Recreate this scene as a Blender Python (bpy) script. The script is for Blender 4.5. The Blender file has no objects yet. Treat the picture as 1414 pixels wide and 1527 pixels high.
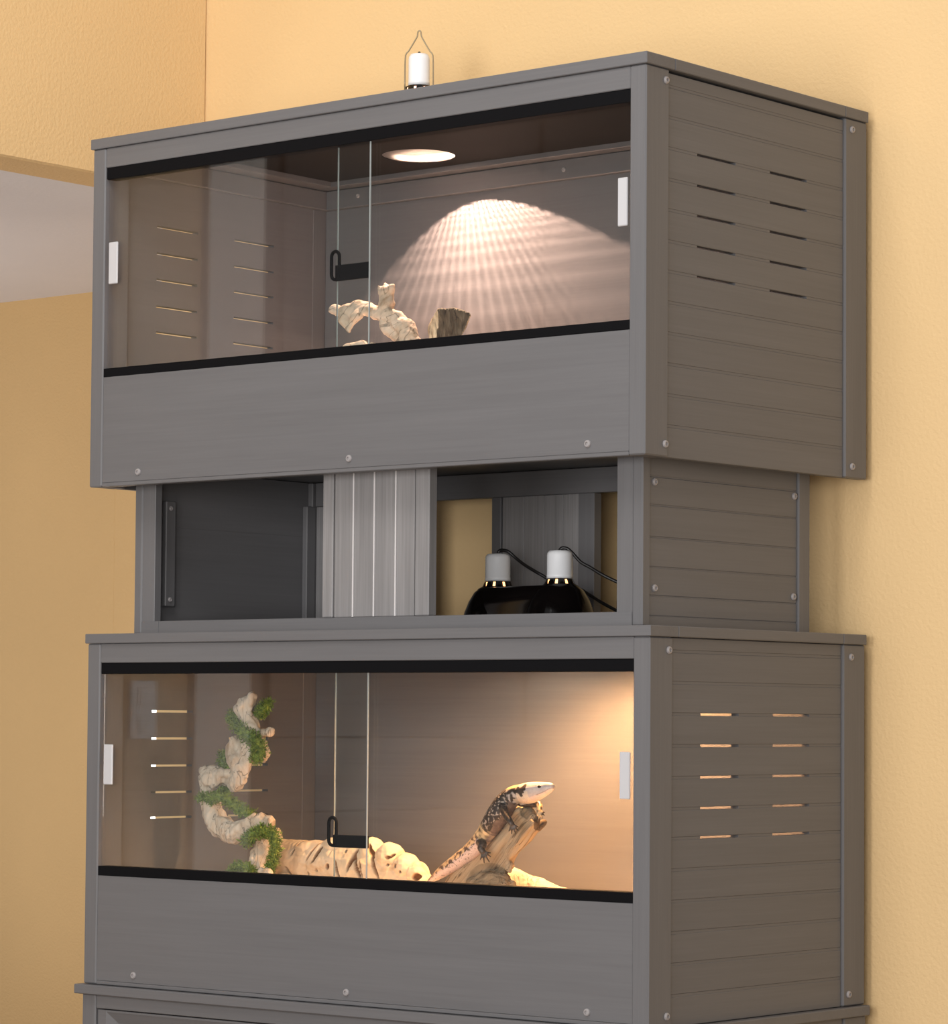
import bpy, bmesh, math, random
from math import pi, sin, cos, sqrt, radians
from mathutils import Vector, Matrix, noise

random.seed(7)
SC = bpy.context.scene
COL = SC.collection

# ------------------------------------------------------------------ camera
CAM = Vector((2.87051, -3.84517, -0.00613))
YAW, PITCH, ROLL, FPX, CXP, CYP = 0.69498, 0.05226, 0.00722, 4727.54, 707.0, 824.06
PW, PH = 1414.0, 1527.0
F_ = Vector((-sin(YAW) * cos(PITCH), cos(YAW) * cos(PITCH), sin(PITCH)))
R0 = Vector((cos(YAW), sin(YAW), 0.0))
U0 = R0.cross(F_)
R_ = R0 * cos(ROLL) + U0 * sin(ROLL)
U_ = U0 * cos(ROLL) - R0 * sin(ROLL)
cam_data = bpy.data.cameras.new('camera')
cam = bpy.data.objects.new('camera', cam_data)
COL.objects.link(cam)
cam.matrix_world = Matrix(((R_.x, U_.x, -F_.x, CAM.x), (R_.y, U_.y, -F_.y, CAM.y), (R_.z, U_.z, -F_.z, CAM.z), (0, 0, 0, 1)))
cam_data.sensor_fit = 'HORIZONTAL'
cam_data.sensor_width = 36.0
cam_data.lens = 36.0 * FPX / PW
cam_data.shift_x = -(CXP - PW / 2) / PW
cam_data.shift_y = (CYP - PH / 2) / PW
cam_data.clip_start = 0.05
SC.camera = cam

# ------------------------------------------------------------------ world, room lights, exposure
SC.view_settings.view_transform = 'Standard'
SC.view_settings.look = 'None'
SC.view_settings.gamma = 1.0
SC.view_settings.use_curve_mapping = False
SC.view_settings.exposure = 0.0
try:
    SC.cycles.use_denoising = True
    SC.cycles.max_bounces = 8
    SC.cycles.transparent_max_bounces = 24
except Exception:
    pass
world = bpy.data.worlds.new('room_ambience')
SC.world = world
world.use_nodes = True
world.node_tree.nodes['Background'].inputs['Color'].default_value = (1.0, 0.985, 0.985, 1)
world.node_tree.nodes['Background'].inputs['Strength'].default_value = 0.52


def area_light(name, loc, target, size, size_y, power, color, spread=pi):
    d = bpy.data.lights.new(name, 'AREA')
    d.shape = 'RECTANGLE'
    d.size, d.size_y, d.energy, d.color = size, size_y, power, color
    d.spread = spread
    o = bpy.data.objects.new(name, d)
    COL.objects.link(o)
    o.location = loc
    o.rotation_euler = (Vector(target) - Vector(loc)).to_track_quat('-Z', 'Y').to_euler()
    return o


area_light('window_daylight', (0.2, -4.3, 0.30), (-0.5, 0.4, 0.25), 1.5, 1.3, 76.0, (1.0, 0.985, 0.975))
area_light('side_fill', (2.2, -4.0, 0.30), (-0.4, 0.3, 0.2), 1.5, 1.3, 66.0, (1.0, 0.975, 0.95))  # added fill for the right shelf gap and the left socket
area_light('header_fill', (0.0, -1.6, 2.35), (-1.4, 0.4, 1.1), 1.0, 1.0, 27.0, (1.0, 0.97, 0.94))  # added fill that brightens the header of the left wall
area_light('next_room_fill', (-3.3, -0.3, -1.0), (-3.0, 0.5, 1.04), 1.2, 1.0, 11.0, (1.0, 0.98, 0.98), radians(130))  # unseen fill aimed upward, added to brighten the next room


# ------------------------------------------------------------------ pixel ray -> world point on a plane
def at(px, py, axis, val, M=None):
    d = F_ + R_ * ((px - CXP) / FPX) - U_ * ((py - CYP) / FPX)
    o = CAM.copy()
    if M is not None:
        Mi = M.inverted()
        o = Mi @ o
        d = Mi.to_3x3() @ d
    i = 'xyz'.index(axis)
    return o + d * ((val - o[i]) / d[i])


PXM = 5.34 / FPX      # metres per pixel at the driftwood

# ------------------------------------------------------------------ material helpers


class NT:
    def __init__(self, name):
        self.m = bpy.data.materials.new(name)
        self.m.use_nodes = True
        self.t = self.m.node_tree
        self.b = self.t.nodes['Principled BSDF']
        self.out = self.t.nodes['Material Output']

    def n(self, typ, **kw):
        x = self.t.nodes.new(typ)
        for k, v in kw.items():
            if k in x.inputs:
                x.inputs[k].default_value = v
            else:
                setattr(x, k, v)
        return x

    def l(self, a, ao, b, bi):
        self.t.links.new(a.outputs[ao], b.inputs[bi])

    def set(self, **kw):
        for k, v in kw.items():
            self.b.inputs[k.replace('_', ' ')].default_value = v


def rgba(c):
    return (c[0], c[1], c[2], 1.0)


def simple_mat(name, col, rough=0.5, metal=0.0, spec=0.5, emit=None, estr=0.0):
    n = NT(name)
    n.set(Base_Color=rgba(col), Roughness=rough, Metallic=metal)
    n.b.inputs['Specular IOR Level'].default_value = spec
    if emit:
        n.b.inputs['Emission Color'].default_value = rgba(emit)
        n.b.inputs['Emission Strength'].default_value = estr
    return n.m


def composite_mat(name, axis, base, rough=0.5, contrast=0.10, spec=0.45):
    """Grey wood-plastic composite with fine brushed streaks along one axis."""
    n = NT(name)
    tc = n.n('ShaderNodeTexCoord')
    mp = n.n('ShaderNodeMapping')
    s = [260.0, 260.0, 260.0]
    s['xyz'.index(axis)] = 5.0
    mp.inputs['Scale'].default_value = s
    n.l(tc, 'Object', mp, 'Vector')
    nz = n.n('ShaderNodeTexNoise', Scale=1.0, Detail=4.0, Roughness=0.65)
    n.l(mp, 'Vector', nz, 'Vector')
    mp2 = n.n('ShaderNodeMapping')
    s2 = [28.0, 28.0, 28.0]
    s2['xyz'.index(axis)] = 1.6
    mp2.inputs['Scale'].default_value = s2
    n.l(tc, 'Object', mp2, 'Vector')
    nz2 = n.n('ShaderNodeTexNoise', Scale=1.0, Detail=3.0, Roughness=0.6)
    n.l(mp2, 'Vector', nz2, 'Vector')
    ad = n.n('ShaderNodeMath', operation='ADD')
    n.l(nz, 'Fac', ad, 0)
    n.l(nz2, 'Fac', ad, 1)
    cr = n.n('ShaderNodeMapRange')
    cr.inputs['From Min'].default_value = 0.6
    cr.inputs['From Max'].default_value = 1.4
    cr.inputs['To Min'].default_value = 1.0 - contrast
    cr.inputs['To Max'].default_value = 1.0 + contrast
    n.l(ad, 'Value', cr, 'Value')
    mx = n.n('ShaderNodeVectorMath', operation='MULTIPLY')
    mx.inputs[0].default_value = base
    n.l(cr, 'Result', mx, 1)
    n.l(mx, 'Vector', n.b, 'Base Color')
    bp = n.n('ShaderNodeBump', Strength=0.12, Distance=0.0006)
    n.l(nz, 'Fac', bp, 'Height')
    n.l(bp, 'Normal', n.b, 'Normal')
    n.set(Roughness=rough)
    n.b.inputs['Specular IOR Level'].default_value = spec
    return n.m


def wall_mat(name, col, scale=140.0, bump=0.32):
    """Orange-peel textured wall paint."""
    n = NT(name)
    tc = n.n('ShaderNodeTexCoord')
    nz = n.n('ShaderNodeTexNoise', Scale=scale, Detail=2.0, Roughness=0.5)
    n.l(tc, 'Object', nz, 'Vector')
    nz2 = n.n('ShaderNodeTexNoise', Scale=2.5, Detail=3.0)
    n.l(tc, 'Object', nz2, 'Vector')
    cr = n.n('ShaderNodeMapRange')
    cr.inputs['To Min'].default_value = 0.94
    cr.inputs['To Max'].default_value = 1.06
    n.l(nz2, 'Fac', cr, 'Value')
    mx = n.n('ShaderNodeVectorMath', operation='MULTIPLY')
    mx.inputs[0].default_value = col
    n.l(cr, 'Result', mx, 1)
    n.l(mx, 'Vector', n.b, 'Base Color')
    bp = n.n('ShaderNodeBump', Strength=bump, Distance=0.004)
    n.l(nz, 'Fac', bp, 'Height')
    n.l(bp, 'Normal', n.b, 'Normal')
    n.set(Roughness=0.6)
    n.b.inputs['Specular IOR Level'].default_value = 0.3
    return n.m


def glass_mat(name):
    """Thin clear pane: transparent with a Schlick mirror term from both faces."""
    n = NT(name)
    g = n.n('ShaderNodeNewGeometry')
    d = n.n('ShaderNodeVectorMath', operation='DOT_PRODUCT')
    n.l(g, 'Incoming', d, 0)
    n.l(g, 'Normal', d, 1)
    a = n.n('ShaderNodeMath', operation='ABSOLUTE')
    n.l(d, 'Value', a, 0)
    s = n.n('ShaderNodeMath', operation='SUBTRACT')
    s.inputs[0].default_value = 1.0
    n.l(a, 'Value', s, 1)
    p = n.n('ShaderNodeMath', operation='POWER')
    n.l(s, 'Value', p, 0)
    p.inputs[1].default_value = 5.0
    m = n.n('ShaderNodeMath', operation='MULTIPLY_ADD')
    n.l(p, 'Value', m, 0)
    m.inputs[1].default_value = 0.96
    m.inputs[2].default_value = 0.04
    tr = n.n('ShaderNodeBsdfTransparent')
    tr.inputs['Color'].default_value = (0.975, 0.985, 0.98, 1)
    gl = n.n('ShaderNodeBsdfGlossy')
    gl.inputs['Roughness'].default_value = 0.0
    mix = n.n('ShaderNodeMixShader')
    n.l(m, 'Value', mix, 'Fac')
    n.l(tr, 'BSDF', mix, 1)
    n.l(gl, 'BSDF', mix, 2)
    n.l(mix, 'Shader', n.out, 'Surface')
    return n.m


def wood_mat(name, pale, mid, dark, scale=60.0, stretch=(1, 1, 1), rot=(0, 0, 0), use_attr=False, crack=0.0, cscale=0.4):
    n = NT(name)
    tc = n.n('ShaderNodeTexCoord')
    rt = n.n('ShaderNodeMapping')
    rt.inputs['Rotation'].default_value = rot
    n.l(tc, 'Object', rt, 'Vector')
    mp = n.n('ShaderNodeMapping')
    mp.inputs['Scale'].default_value = stretch
    n.l(rt, 'Vector', mp, 'Vector')
    nz = n.n('ShaderNodeTexNoise', Scale=scale, Detail=6.0, Roughness=0.62, Distortion=0.6)
    n.l(mp, 'Vector', nz, 'Vector')
    cr = n.n('ShaderNodeValToRGB')
    e = cr.color_ramp.elements
    e[0].position, e[0].color = 0.30, rgba(dark)
    e[1].position, e[1].color = 0.62, rgba(pale)
    k = cr.color_ramp.elements.new(0.43)
    k.color = rgba(mid)
    n.l(nz, 'Fac', cr, 'Fac')
    src, so_ = cr, 'Color'
    if crack:
        nc = n.n('ShaderNodeTexNoise', Scale=scale * cscale, Detail=3.0, Roughness=0.55, Distortion=0.8)
        n.l(mp, 'Vector', nc, 'Vector')
        sb = n.n('ShaderNodeMath', operation='SUBTRACT')
        n.l(nc, 'Fac', sb, 0)
        sb.inputs[1].default_value = 0.5
        ab = n.n('ShaderNodeMath', operation='ABSOLUTE')
        n.l(sb, 'Value', ab, 0)
        mr = n.n('ShaderNodeMapRange')
        mr.inputs['From Min'].default_value = 0.002
        mr.inputs['From Max'].default_value = 0.014
        mr.inputs['To Min'].default_value = 1.0 - crack
        mr.inputs['To Max'].default_value = 1.0
        n.l(ab, 'Value', mr, 'Value')
        mc = n.n('ShaderNodeVectorMath', operation='MULTIPLY')
        n.l(cr, 'Color', mc, 0)
        n.l(mr, 'Result', mc, 1)
        src, so_ = mc, 'Vector'
    if use_attr:
        at_ = n.n('ShaderNodeAttribute', attribute_name='Col')
        mx = n.n('ShaderNodeMix', data_type='RGBA', blend_type='MULTIPLY')
        mx.inputs[0].default_value = 1.0
        n.l(src, so_, mx, 6)
        n.l(at_, 'Color', mx, 7)
        n.l(mx, 2, n.b, 'Base Color')
    else:
        n.l(src, so_, n.b, 'Base Color')
    nf = n.n('ShaderNodeTexNoise', Scale=scale * 3, Detail=4.0)
    n.l(mp, 'Vector', nf, 'Vector')
    ad = n.n('ShaderNodeMath', operation='ADD')
    n.l(nz, 'Fac', ad, 0)
    n.l(nf, 'Fac', ad, 1)
    bp = n.n('ShaderNodeBump', Strength=0.6, Distance=0.003)
    n.l(ad, 'Value', bp, 'Height')
    n.l(bp, 'Normal', n.b, 'Normal')
    n.set(Roughness=0.85)
    n.b.inputs['Specular IOR Level'].default_value = 0.2
    return n.m


GREY = (0.139, 0.137, 0.142)
M = {}
M['gx'] = composite_mat('grey_composite_grain_across', 'x', GREY)
M['gy'] = composite_mat('grey_composite_grain_deep', 'y', GREY)
M['gz'] = composite_mat('grey_composite_grain_upright', 'z', GREY)
M['gzc'] = composite_mat('grey_composite_streaked', 'z', (0.235, 0.228, 0.23), 0.45, 0.28)
M['glint'] = simple_mat('painted_groove_glint', (0.62, 0.60, 0.60), 0.35)  # pale colour paints the glint along the panel grooves
M['black'] = simple_mat('black_track_plastic', (0.006, 0.006, 0.007), 0.6, spec=0.05)
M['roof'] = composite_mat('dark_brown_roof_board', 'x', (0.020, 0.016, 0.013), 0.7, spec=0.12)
M['bounce'] = simple_mat('unseen_bounce_floor', (0.78, 0.70, 0.62), 0.9)  # unseen floor surface, made pale to bounce lamp light onto the walls
M['bolt'] = simple_mat('grey_bolt_plastic', (0.33, 0.31, 0.31), 0.4)
M['tab'] = simple_mat('white_pull_plastic', (0.56, 0.56, 0.58), 0.35)
M['glass'] = glass_mat('clear_pane')
M['edge'] = simple_mat('painted_edge_glow', (0.34, 0.37, 0.36), 0.15)  # pale colour stands in for light glowing in the glass edge
M['wire'] = simple_mat('steel_mesh', (0.55, 0.54, 0.52), 0.35, 0.8)
M['enamel'] = simple_mat('black_enamel', (0.004, 0.003, 0.003), 0.14, spec=0.28)
M['white'] = simple_mat('white_porcelain', (0.90, 0.91, 0.93), 0.35)
M['cord'] = simple_mat('black_cord', (0.012, 0.011, 0.011), 0.4)
M['bail'] = simple_mat('bail_wire_metal', (0.32, 0.26, 0.17), 0.35, 0.7)
M['bulb'] = simple_mat('glowing_bulb_warm', (1, 0.8, 0.6), 0.4, emit=(1.0, 0.46, 0.17), estr=3.2)
M['bulb2'] = simple_mat('glowing_bulb_pink', (1, 0.85, 0.75), 0.4, emit=(1.0, 0.55, 0.36), estr=3.0)
M['yellow'] = wall_mat('warm_yellow_wall_paint', (0.79, 0.555, 0.285))
M['ochre'] = wall_mat('ochre_wall_paint', (0.80, 0.545, 0.255))
M['ceil'] = wall_mat('white_ceiling_paint', (0.80, 0.79, 0.83), 90.0, 0.15)
M['floor'] = wood_mat('brown_floor_boards', (0.36, 0.25, 0.16), (0.3, 0.2, 0.12), (0.2, 0.13, 0.08), 8.0, (1, 12, 12))
M['trimw'] = simple_mat('white_trim_paint', (0.85, 0.84, 0.82), 0.4)
M['dark'] = simple_mat('dark_blocker_and_sash', (0.035, 0.028, 0.025), 0.5)  # for the added slab that darkens reflections, and the sash bar
M['day'] = simple_mat('daylit_window_pane', (1, 1, 1), 0.3, emit=(0.93, 0.97, 1.0), estr=3.2)
TDIR = (at(790, 1211, 'y', 0.27) - at(712, 1312, 'y', 0.27)).normalized()
TROT = TDIR.rotation_difference(Vector((0, 0, 1)))
M['drift'] = wood_mat('pale_driftwood', (0.66, 0.56, 0.45), (0.56, 0.45, 0.34), (0.34, 0.23, 0.15), 46.0, (1.0, 1.0, 0.40), crack=0.62, cscale=0.62)
M['drift_smooth'] = wood_mat('smooth_driftwood', (0.68, 0.58, 0.47), (0.60, 0.49, 0.37), (0.36, 0.25, 0.16), 40.0, (0.45, 1.0, 1.0), (0, radians(25), 0), crack=0.5, cscale=0.5)
M['pitted'] = wood_mat('cream_pitted_wood', (0.72, 0.60, 0.45), (0.68, 0.55, 0.39), (0.52, 0.36, 0.22), 24.0, (0.5, 1, 1), use_attr=True)
M['stump'] = wood_mat('weathered_end_grain', (0.36, 0.29, 0.20), (0.22, 0.17, 0.115), (0.05, 0.035, 0.025), 75.0, (1.6, 1.6, 0.5), (0, radians(14), 0), use_attr=True)
M['trunk'] = wood_mat('grey_brown_branch', (0.40, 0.315, 0.215), (0.33, 0.25, 0.165), (0.15, 0.10, 0.06), 70.0, (1.0, 1.0, 0.07), tuple(TROT.to_euler()), use_attr=True, crack=0.6, cscale=0.6)


def moss_mat():
    n = NT('green_moss')
    tc = n.n('ShaderNodeTexCoord')
    nz = n.n('ShaderNodeTexNoise', Scale=160.0, Detail=3.0)
    n.l(tc, 'Object', nz, 'Vector')
    cr = n.n('ShaderNodeValToRGB')
    e = cr.color_ramp.elements
    e[0].position, e[0].color = 0.3, (0.035, 0.075, 0.012, 1)
    e[1].position, e[1].color = 0.72, (0.25, 0.34, 0.06, 1)
    n.l(nz, 'Fac', cr, 'Fac')
    n.l(cr, 'Color', n.b, 'Base Color')
    n.set(Roughness=0.8)
    return n.m


def lizard_mat():
    n = NT('scaled_lizard_skin')
    a = n.n('ShaderNodeAttribute', attribute_name='Col')
    n.l(a, 'Color', n.b, 'Base Color')
    tc = n.n('ShaderNodeTexCoord')
    v = n.n('ShaderNodeTexVoronoi', Scale=420.0)
    n.l(tc, 'Object', v, 'Vector')
    bp = n.n('ShaderNodeBump', Strength=0.25, Distance=0.001)
    n.l(v, 'Distance', bp, 'Height')
    n.l(bp, 'Normal', n.b, 'Normal')
    n.set(Roughness=0.38)
    return n.m


M['moss'] = moss_mat()
M['lizard'] = lizard_mat()
M['eye'] = simple_mat('dark_eye', (0.02, 0.010, 0.006), 0.1)

# ------------------------------------------------------------------ mesh helpers


def link_mesh(name, bm, mats, parent=None, smooth=False):
    me = bpy.data.meshes.new(name)
    bm.to_mesh(me)
    bm.free()
    return link_data(name, me, mats, parent, smooth)


def link_data(name, me, mats, parent=None, smooth=False):
    if not isinstance(mats, (list, tuple)):
        mats = [mats]
    for m in mats:
        me.materials.append(m)
    if smooth:
        me.polygons.foreach_set('use_smooth', [True] * len(me.polygons))
    o = bpy.data.objects.new(name, me)
    COL.objects.link(o)
    if parent:
        o.parent = parent
    return o


def thing(name, label, cat, loc=(0, 0, 0), rz=0.0, group=None):
    o = bpy.data.objects.new(name, None)
    o.empty_display_size = 0.1
    COL.objects.link(o)
    o.location = loc
    o.rotation_euler = (0, 0, rz)
    tag(o, label, cat, group)
    return o


def tag(o, label, cat, group=None):
    o['label'] = label
    o['category'] = cat
    if group:
        o['group'] = group
    return o


def struct(o):
    o['kind'] = 'structure'
    return o


def chbox(bm, x0, x1, y0, y1, z0, z1, c=0.001, mi=0):
    """Box with chamfered edges."""
    if x0 > x1: x0, x1 = x1, x0
    if y0 > y1: y0, y1 = y1, y0
    if z0 > z1: z0, z1 = z1, z0
    c = min(c, (x1 - x0) * .45, (y1 - y0) * .45, (z1 - z0) * .45)
    X, Y, Z = (x0, x1), (y0, y1), (z0, z1)
    v = {}
    for i in (0, 1):
        for j in (0, 1):
            for k in (0, 1):
                sx, sy, sz = (c if i == 0 else -c), (c if j == 0 else -c), (c if k == 0 else -c)
                v[i, j, k, 'x'] = bm.verts.new((X[i], Y[j] + sy, Z[k] + sz))
                v[i, j, k, 'y'] = bm.verts.new((X[i] + sx, Y[j], Z[k] + sz))
                v[i, j, k, 'z'] = bm.verts.new((X[i] + sx, Y[j] + sy, Z[k]))
    fs = []

    def f(*ks):
        try:
            q = bm.faces.new([v[k] for k in ks])
            q.material_index = mi
            fs.append(q)
        except ValueError:
            pass
    for i in (0, 1):
        f((i, 0, 0, 'x'), (i, 1, 0, 'x'), (i, 1, 1, 'x'), (i, 0, 1, 'x'))
        f((0, i, 0, 'y'), (1, i, 0, 'y'), (1, i, 1, 'y'), (0, i, 1, 'y'))
        f((0, 0, i, 'z'), (1, 0, i, 'z'), (1, 1, i, 'z'), (0, 1, i, 'z'))
        for j in (0, 1):
            f((i, j, 0, 'x'), (i, j, 1, 'x'), (i, j, 1, 'y'), (i, j, 0, 'y'))
            f((i, 0, j, 'x'), (i, 1, j, 'x'), (i, 1, j, 'z'), (i, 0, j, 'z'))
            f((0, i, j, 'y'), (1, i, j, 'y'), (1, i, j, 'z'), (0, i, j, 'z'))
            for k in (0, 1):
                f((i, j, k, 'x'), (i, j, k, 'y'), (i, j, k, 'z'))
    bmesh.ops.recalc_face_normals(bm, faces=fs)
    return fs


def box_obj(name, dims, mat, parent, c=0.001):
    bm = bmesh.new()
    chbox(bm, *dims, c=c)
    return link_mesh(name, bm, mat, parent)


def lathe(bm, prof, center=(0, 0, 0), seg=32, skip=None, mi=0):
    """Revolve (r,z) profile about z; skip(i_ring, i_seg) omits faces."""
    cx, cy, cz = center
    rings = []
    for r, z in prof:
        if r < 1e-6:
            rings.append([bm.verts.new((cx, cy, cz + z))])
        else:
            rings.append([bm.verts.new((cx + r * cos(2 * pi * k / seg), cy + r * sin(2 * pi * k / seg), cz + z)) for k in range(seg)])
    for i in range(len(rings) - 1):
        a, b = rings[i], rings[i + 1]
        for k in range(seg):
            if skip and skip(i, k):
                continue
            k2 = (k + 1) % seg
            if len(a) == 1 and len(b) == 1:
                continue
            if len(a) == 1:
                q = bm.faces.new((a[0], b[k2], b[k]))
            elif len(b) == 1:
                q = bm.faces.new((a[k], a[k2], b[0]))
            else:
                q = bm.faces.new((a[k], a[k2], b[k2], b[k]))
            q.material_index = mi


def catmull(pts, n):
    """Resample rows (x,y,z,r,...) with Catmull-Rom, n points per span."""
    P = [tuple(p) for p in pts]
    P = [P[0]] + P + [P[-1]]
    out = []
    for i in range(1, len(P) - 2):
        p0, p1, p2, p3 = P[i - 1], P[i], P[i + 1], P[i + 2]
        for k in range(n):
            t = k / n
            out.append(tuple(0.5 * (2 * b + (c - a) * t + (2 * a - 5 * b + 4 * c - d) * t * t + (3 * b - a - 3 * c + d) * t ** 3)
                             for a, b, c, d in zip(p0, p1, p2, p3)))
    out.append(P[-2])
    return out


def tube(bm, rows, seg=12, n=4, cap=True, up=None, mi=0):
    """Swept tube through rows (x,y,z,r[,flat]); rounded ends."""
    rows = [tuple(r) if len(r) > 4 else tuple(r) + (1.0,) for r in rows]
    C = catmull(rows, n) if n > 1 else rows
    pts = [Vector(c[:3]) for c in C]
    nrm = None
    rings = []
    N = len(C)
    for i, c in enumerate(C):
        t = (pts[min(i + 1, N - 1)] - pts[max(i - 1, 0)]).normalized()
        if nrm is None:
            ref = Vector(up) if up else (Vector((0, 0, 1)) if abs(t.z) < .9 else Vector((1, 0, 0)))
            nrm = (ref - t * ref.dot(t)).normalized()
        else:
            nrm = (nrm - t * nrm.dot(t)).normalized()
        bi = t.cross(nrm)
        r = max(c[3], 1e-4)
        fl = c[4]
        rings.append(([bm.verts.new(pts[i] + nrm * (r * cos(2 * pi * k / seg)) + bi * (r * fl * sin(2 * pi * k / seg))) for k in range(seg)], t, r))
    for a, b in zip(rings, rings[1:]):
        for k in range(seg):
            k2 = (k + 1) % seg
            q = bm.faces.new((a[0][k], a[0][k2], b[0][k2], b[0][k]))
            q.material_index = mi
    if cap:
        for ring, sgn in ((rings[0], -1), (rings[-1], 1)):
            ctr = sum((v.co for v in ring[0]), Vector()) / seg
            tip = bm.verts.new(ctr + ring[1] * (sgn * ring[2] * 0.75))
            mid = [bm.verts.new(ctr + (v.co - ctr) * 0.72 + ring[1] * (sgn * ring[2] * 0.5)) for v in ring[0]]
            for k in range(seg):
                k2 = (k + 1) % seg
                bm.faces.new((ring[0][k], ring[0][k2], mid[k2], mid[k])).material_index = mi
                bm.faces.new((mid[k], mid[k2], tip)).material_index = mi
    return C


def blob(bm, c, rx, ry, rz, rot=None, seg=14):
    r = bmesh.ops.create_uvsphere(bm, u_segments=seg, v_segments=seg // 2 + 2, radius=1.0)
    for v in r['verts']:
        p = Vector((v.co.x * rx, v.co.y * ry, v.co.z * rz))
        if rot:
            p.rotate(rot)
        v.co = p + Vector(c)


def remeshed(bm, voxel, smooth=2):
    """Fuse overlapping shapes into one continuous surface; returns mesh data."""
    bmesh.ops.recalc_face_normals(bm, faces=bm.faces[:])
    me = bpy.data.meshes.new('tmp')
    bm.to_mesh(me)
    bm.free()
    o = bpy.data.objects.new('tmp', me)
    COL.objects.link(o)
    m = o.modifiers.new('r', 'REMESH')
    m.mode = 'VOXEL'
    m.voxel_size = voxel
    if smooth:
        s = o.modifiers.new('s', 'SMOOTH')
        s.iterations = smooth
        s.factor = 0.5
    dg = bpy.context.evaluated_depsgraph_get()
    dg.update()
    out = bpy.data.meshes.new_from_object(o.evaluated_get(dg))
    bpy.data.objects.remove(o)
    bpy.data.meshes.remove(me)
    return out


def roughen(me, amp, scale, stretch=Vector((1, 1, 1)), amp2=0.0, scale2=0.0, seed=0.0, rot=None):
    off = Vector((seed, seed * 1.7, seed * .6))
    nrm = [v.normal.copy() for v in me.vertices]
    for v, nn in zip(me.vertices, nrm):
        p = v.co.copy()
        if rot:
            p.rotate(rot)
        p = Vector((p.x * stretch.x, p.y * stretch.y, p.z * stretch.z))
        d = noise.noise(p * scale + off) * amp
        if amp2:
            d += noise.noise(p * scale2 + off) * amp2
        v.co += nn * d
    me.update()


def color_attr(me, fn):
    a = me.color_attributes.new('Col', 'FLOAT_COLOR', 'POINT')
    cols = [fn(v) for v in me.vertices]
    for i, c in enumerate(cols):
        a.data[i].color = (c[0], c[1], c[2], 1.0)


# ------------------------------------------------------------------ the room
WALL_Y = 0.636
LEFT_X = -1.572
FLOOR_Z = -1.27


def wall(name, dims, mat):
    bm = bmesh.new()
    chbox(bm, *dims, c=0.0005)
    return struct(link_mesh(name, bm, mat))


wall('wall_back', (LEFT_X - 0.12, 1.0, WALL_Y, WALL_Y + 0.12, FLOOR_Z, 2.6), M['yellow'])
# left wall: header over an opening, a pier with a switch, a white casing, and an added dark slab darkening reflections
bm = bmesh.new()
chbox(bm, LEFT_X - 0.12, LEFT_X, -0.37, WALL_Y, 1.036, 2.6, c=0.004)
chbox(bm, LEFT_X - 0.12, LEFT_X, -0.617, -0.372, FLOOR_Z, 2.6, c=0.004)
chbox(bm, LEFT_X - 0.12, LEFT_X, -2.6, -0.619, 1.9, 2.6, c=0.004)
struct(link_mesh('wall_left', bm, M['yellow']))
wall('trim_1', (LEFT_X - 0.10, LEFT_X + 0.012, -0.78, -0.620, FLOOR_Z, 1.9), M['trimw'])
bm = bmesh.new()
chbox(bm, LEFT_X - 0.08, LEFT_X - 0.04, -2.6, -0.782, FLOOR_Z, 1.898, c=0.002)
for y0, y1 in ((-1.6, -0.88), (-2.5, -1.72)):
    for z0, z1 in ((FLOOR_Z + 0.15, -0.2), (-0.05, 1.75)):
        chbox(bm, LEFT_X - 0.042, LEFT_X - 0.03, y0, y1, z0, z1, c=0.008)
struct(link_mesh('reflection_blocker_1', bm, M['dark']))  # made-up slab, keeps what the glass panes reflect dark
# room beyond the opening
FAR_Y = 1.535
bm = bmesh.new()
WX0, WX1, WZ0, WZ1 = -2.76, -2.605, -0.42, 0.085
chbox(bm, -5.0, WX0, FAR_Y, FAR_Y + 0.1, FLOOR_Z, 1.05, c=0.0005)
chbox(bm, WX1, -1.45, FAR_Y, FAR_Y + 0.1, FLOOR_Z, 1.05, c=0.0005)
chbox(bm, WX0, WX1, FAR_Y, FAR_Y + 0.1, FLOOR_Z, WZ0, c=0.0005)
chbox(bm, WX0, WX1, FAR_Y, FAR_Y + 0.1, WZ1, 1.05, c=0.0005)
struct(link_mesh('wall_far', bm, M['ochre']))
bm = bmesh.new()
chbox(bm, -5.0, LEFT_X - 0.12, -2.6, FAR_Y + 0.1, 1.040, 1.14, c=0.0005)
struct(link_mesh('ceiling', bm, M['ceil']))
wall('wall_side', (LEFT_X - 0.13, LEFT_X - 0.005, WALL_Y + 0.121, FAR_Y - 0.001, FLOOR_Z, 1.039), M['ochre'])
win = struct(wall('window_1', (WX0 + 0.001, WX1 - 0.001, FAR_Y + 0.05, FAR_Y + 0.06, WZ0 + 0.001, WZ1 - 0.001), M['day']))
bm = bmesh.new()
chbox(bm, WX0 + 0.002, WX1 - 0.002, FAR_Y + 0.02, FAR_Y + 0.046, -0.196, -0.168, c=0.002)
chbox(bm, WX0 + 0.002, WX0 + 0.02, FAR_Y + 0.02, FAR_Y + 0.046, WZ0 + 0.002, WZ1 - 0.002, c=0.002)
link_mesh('sash_bar', bm, M['dark'], win)
wall('floor', (-5.0, 5.0, -6.0, 3.0, FLOOR_Z - 0.1, FLOOR_Z), M['floor'])
# light switch on the pier, seen mirrored in the lower left pane
sw = thing('light_switch', 'white two-rocker light switch plate mirrored in lower left glass pane', 'light switch', (LEFT_X, -0.483, 0.006))
box_obj('switch_plate', (0.0005, 0.006, -0.036, 0.036, -0.057, 0.057), M['white'], sw, 0.002)
for z in (-0.026, 0.026):
    box_obj('rocker', (0.006, 0.009, -0.016, 0.016, z - 0.018, z + 0.018), M['white'], sw, 0.002)

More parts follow.
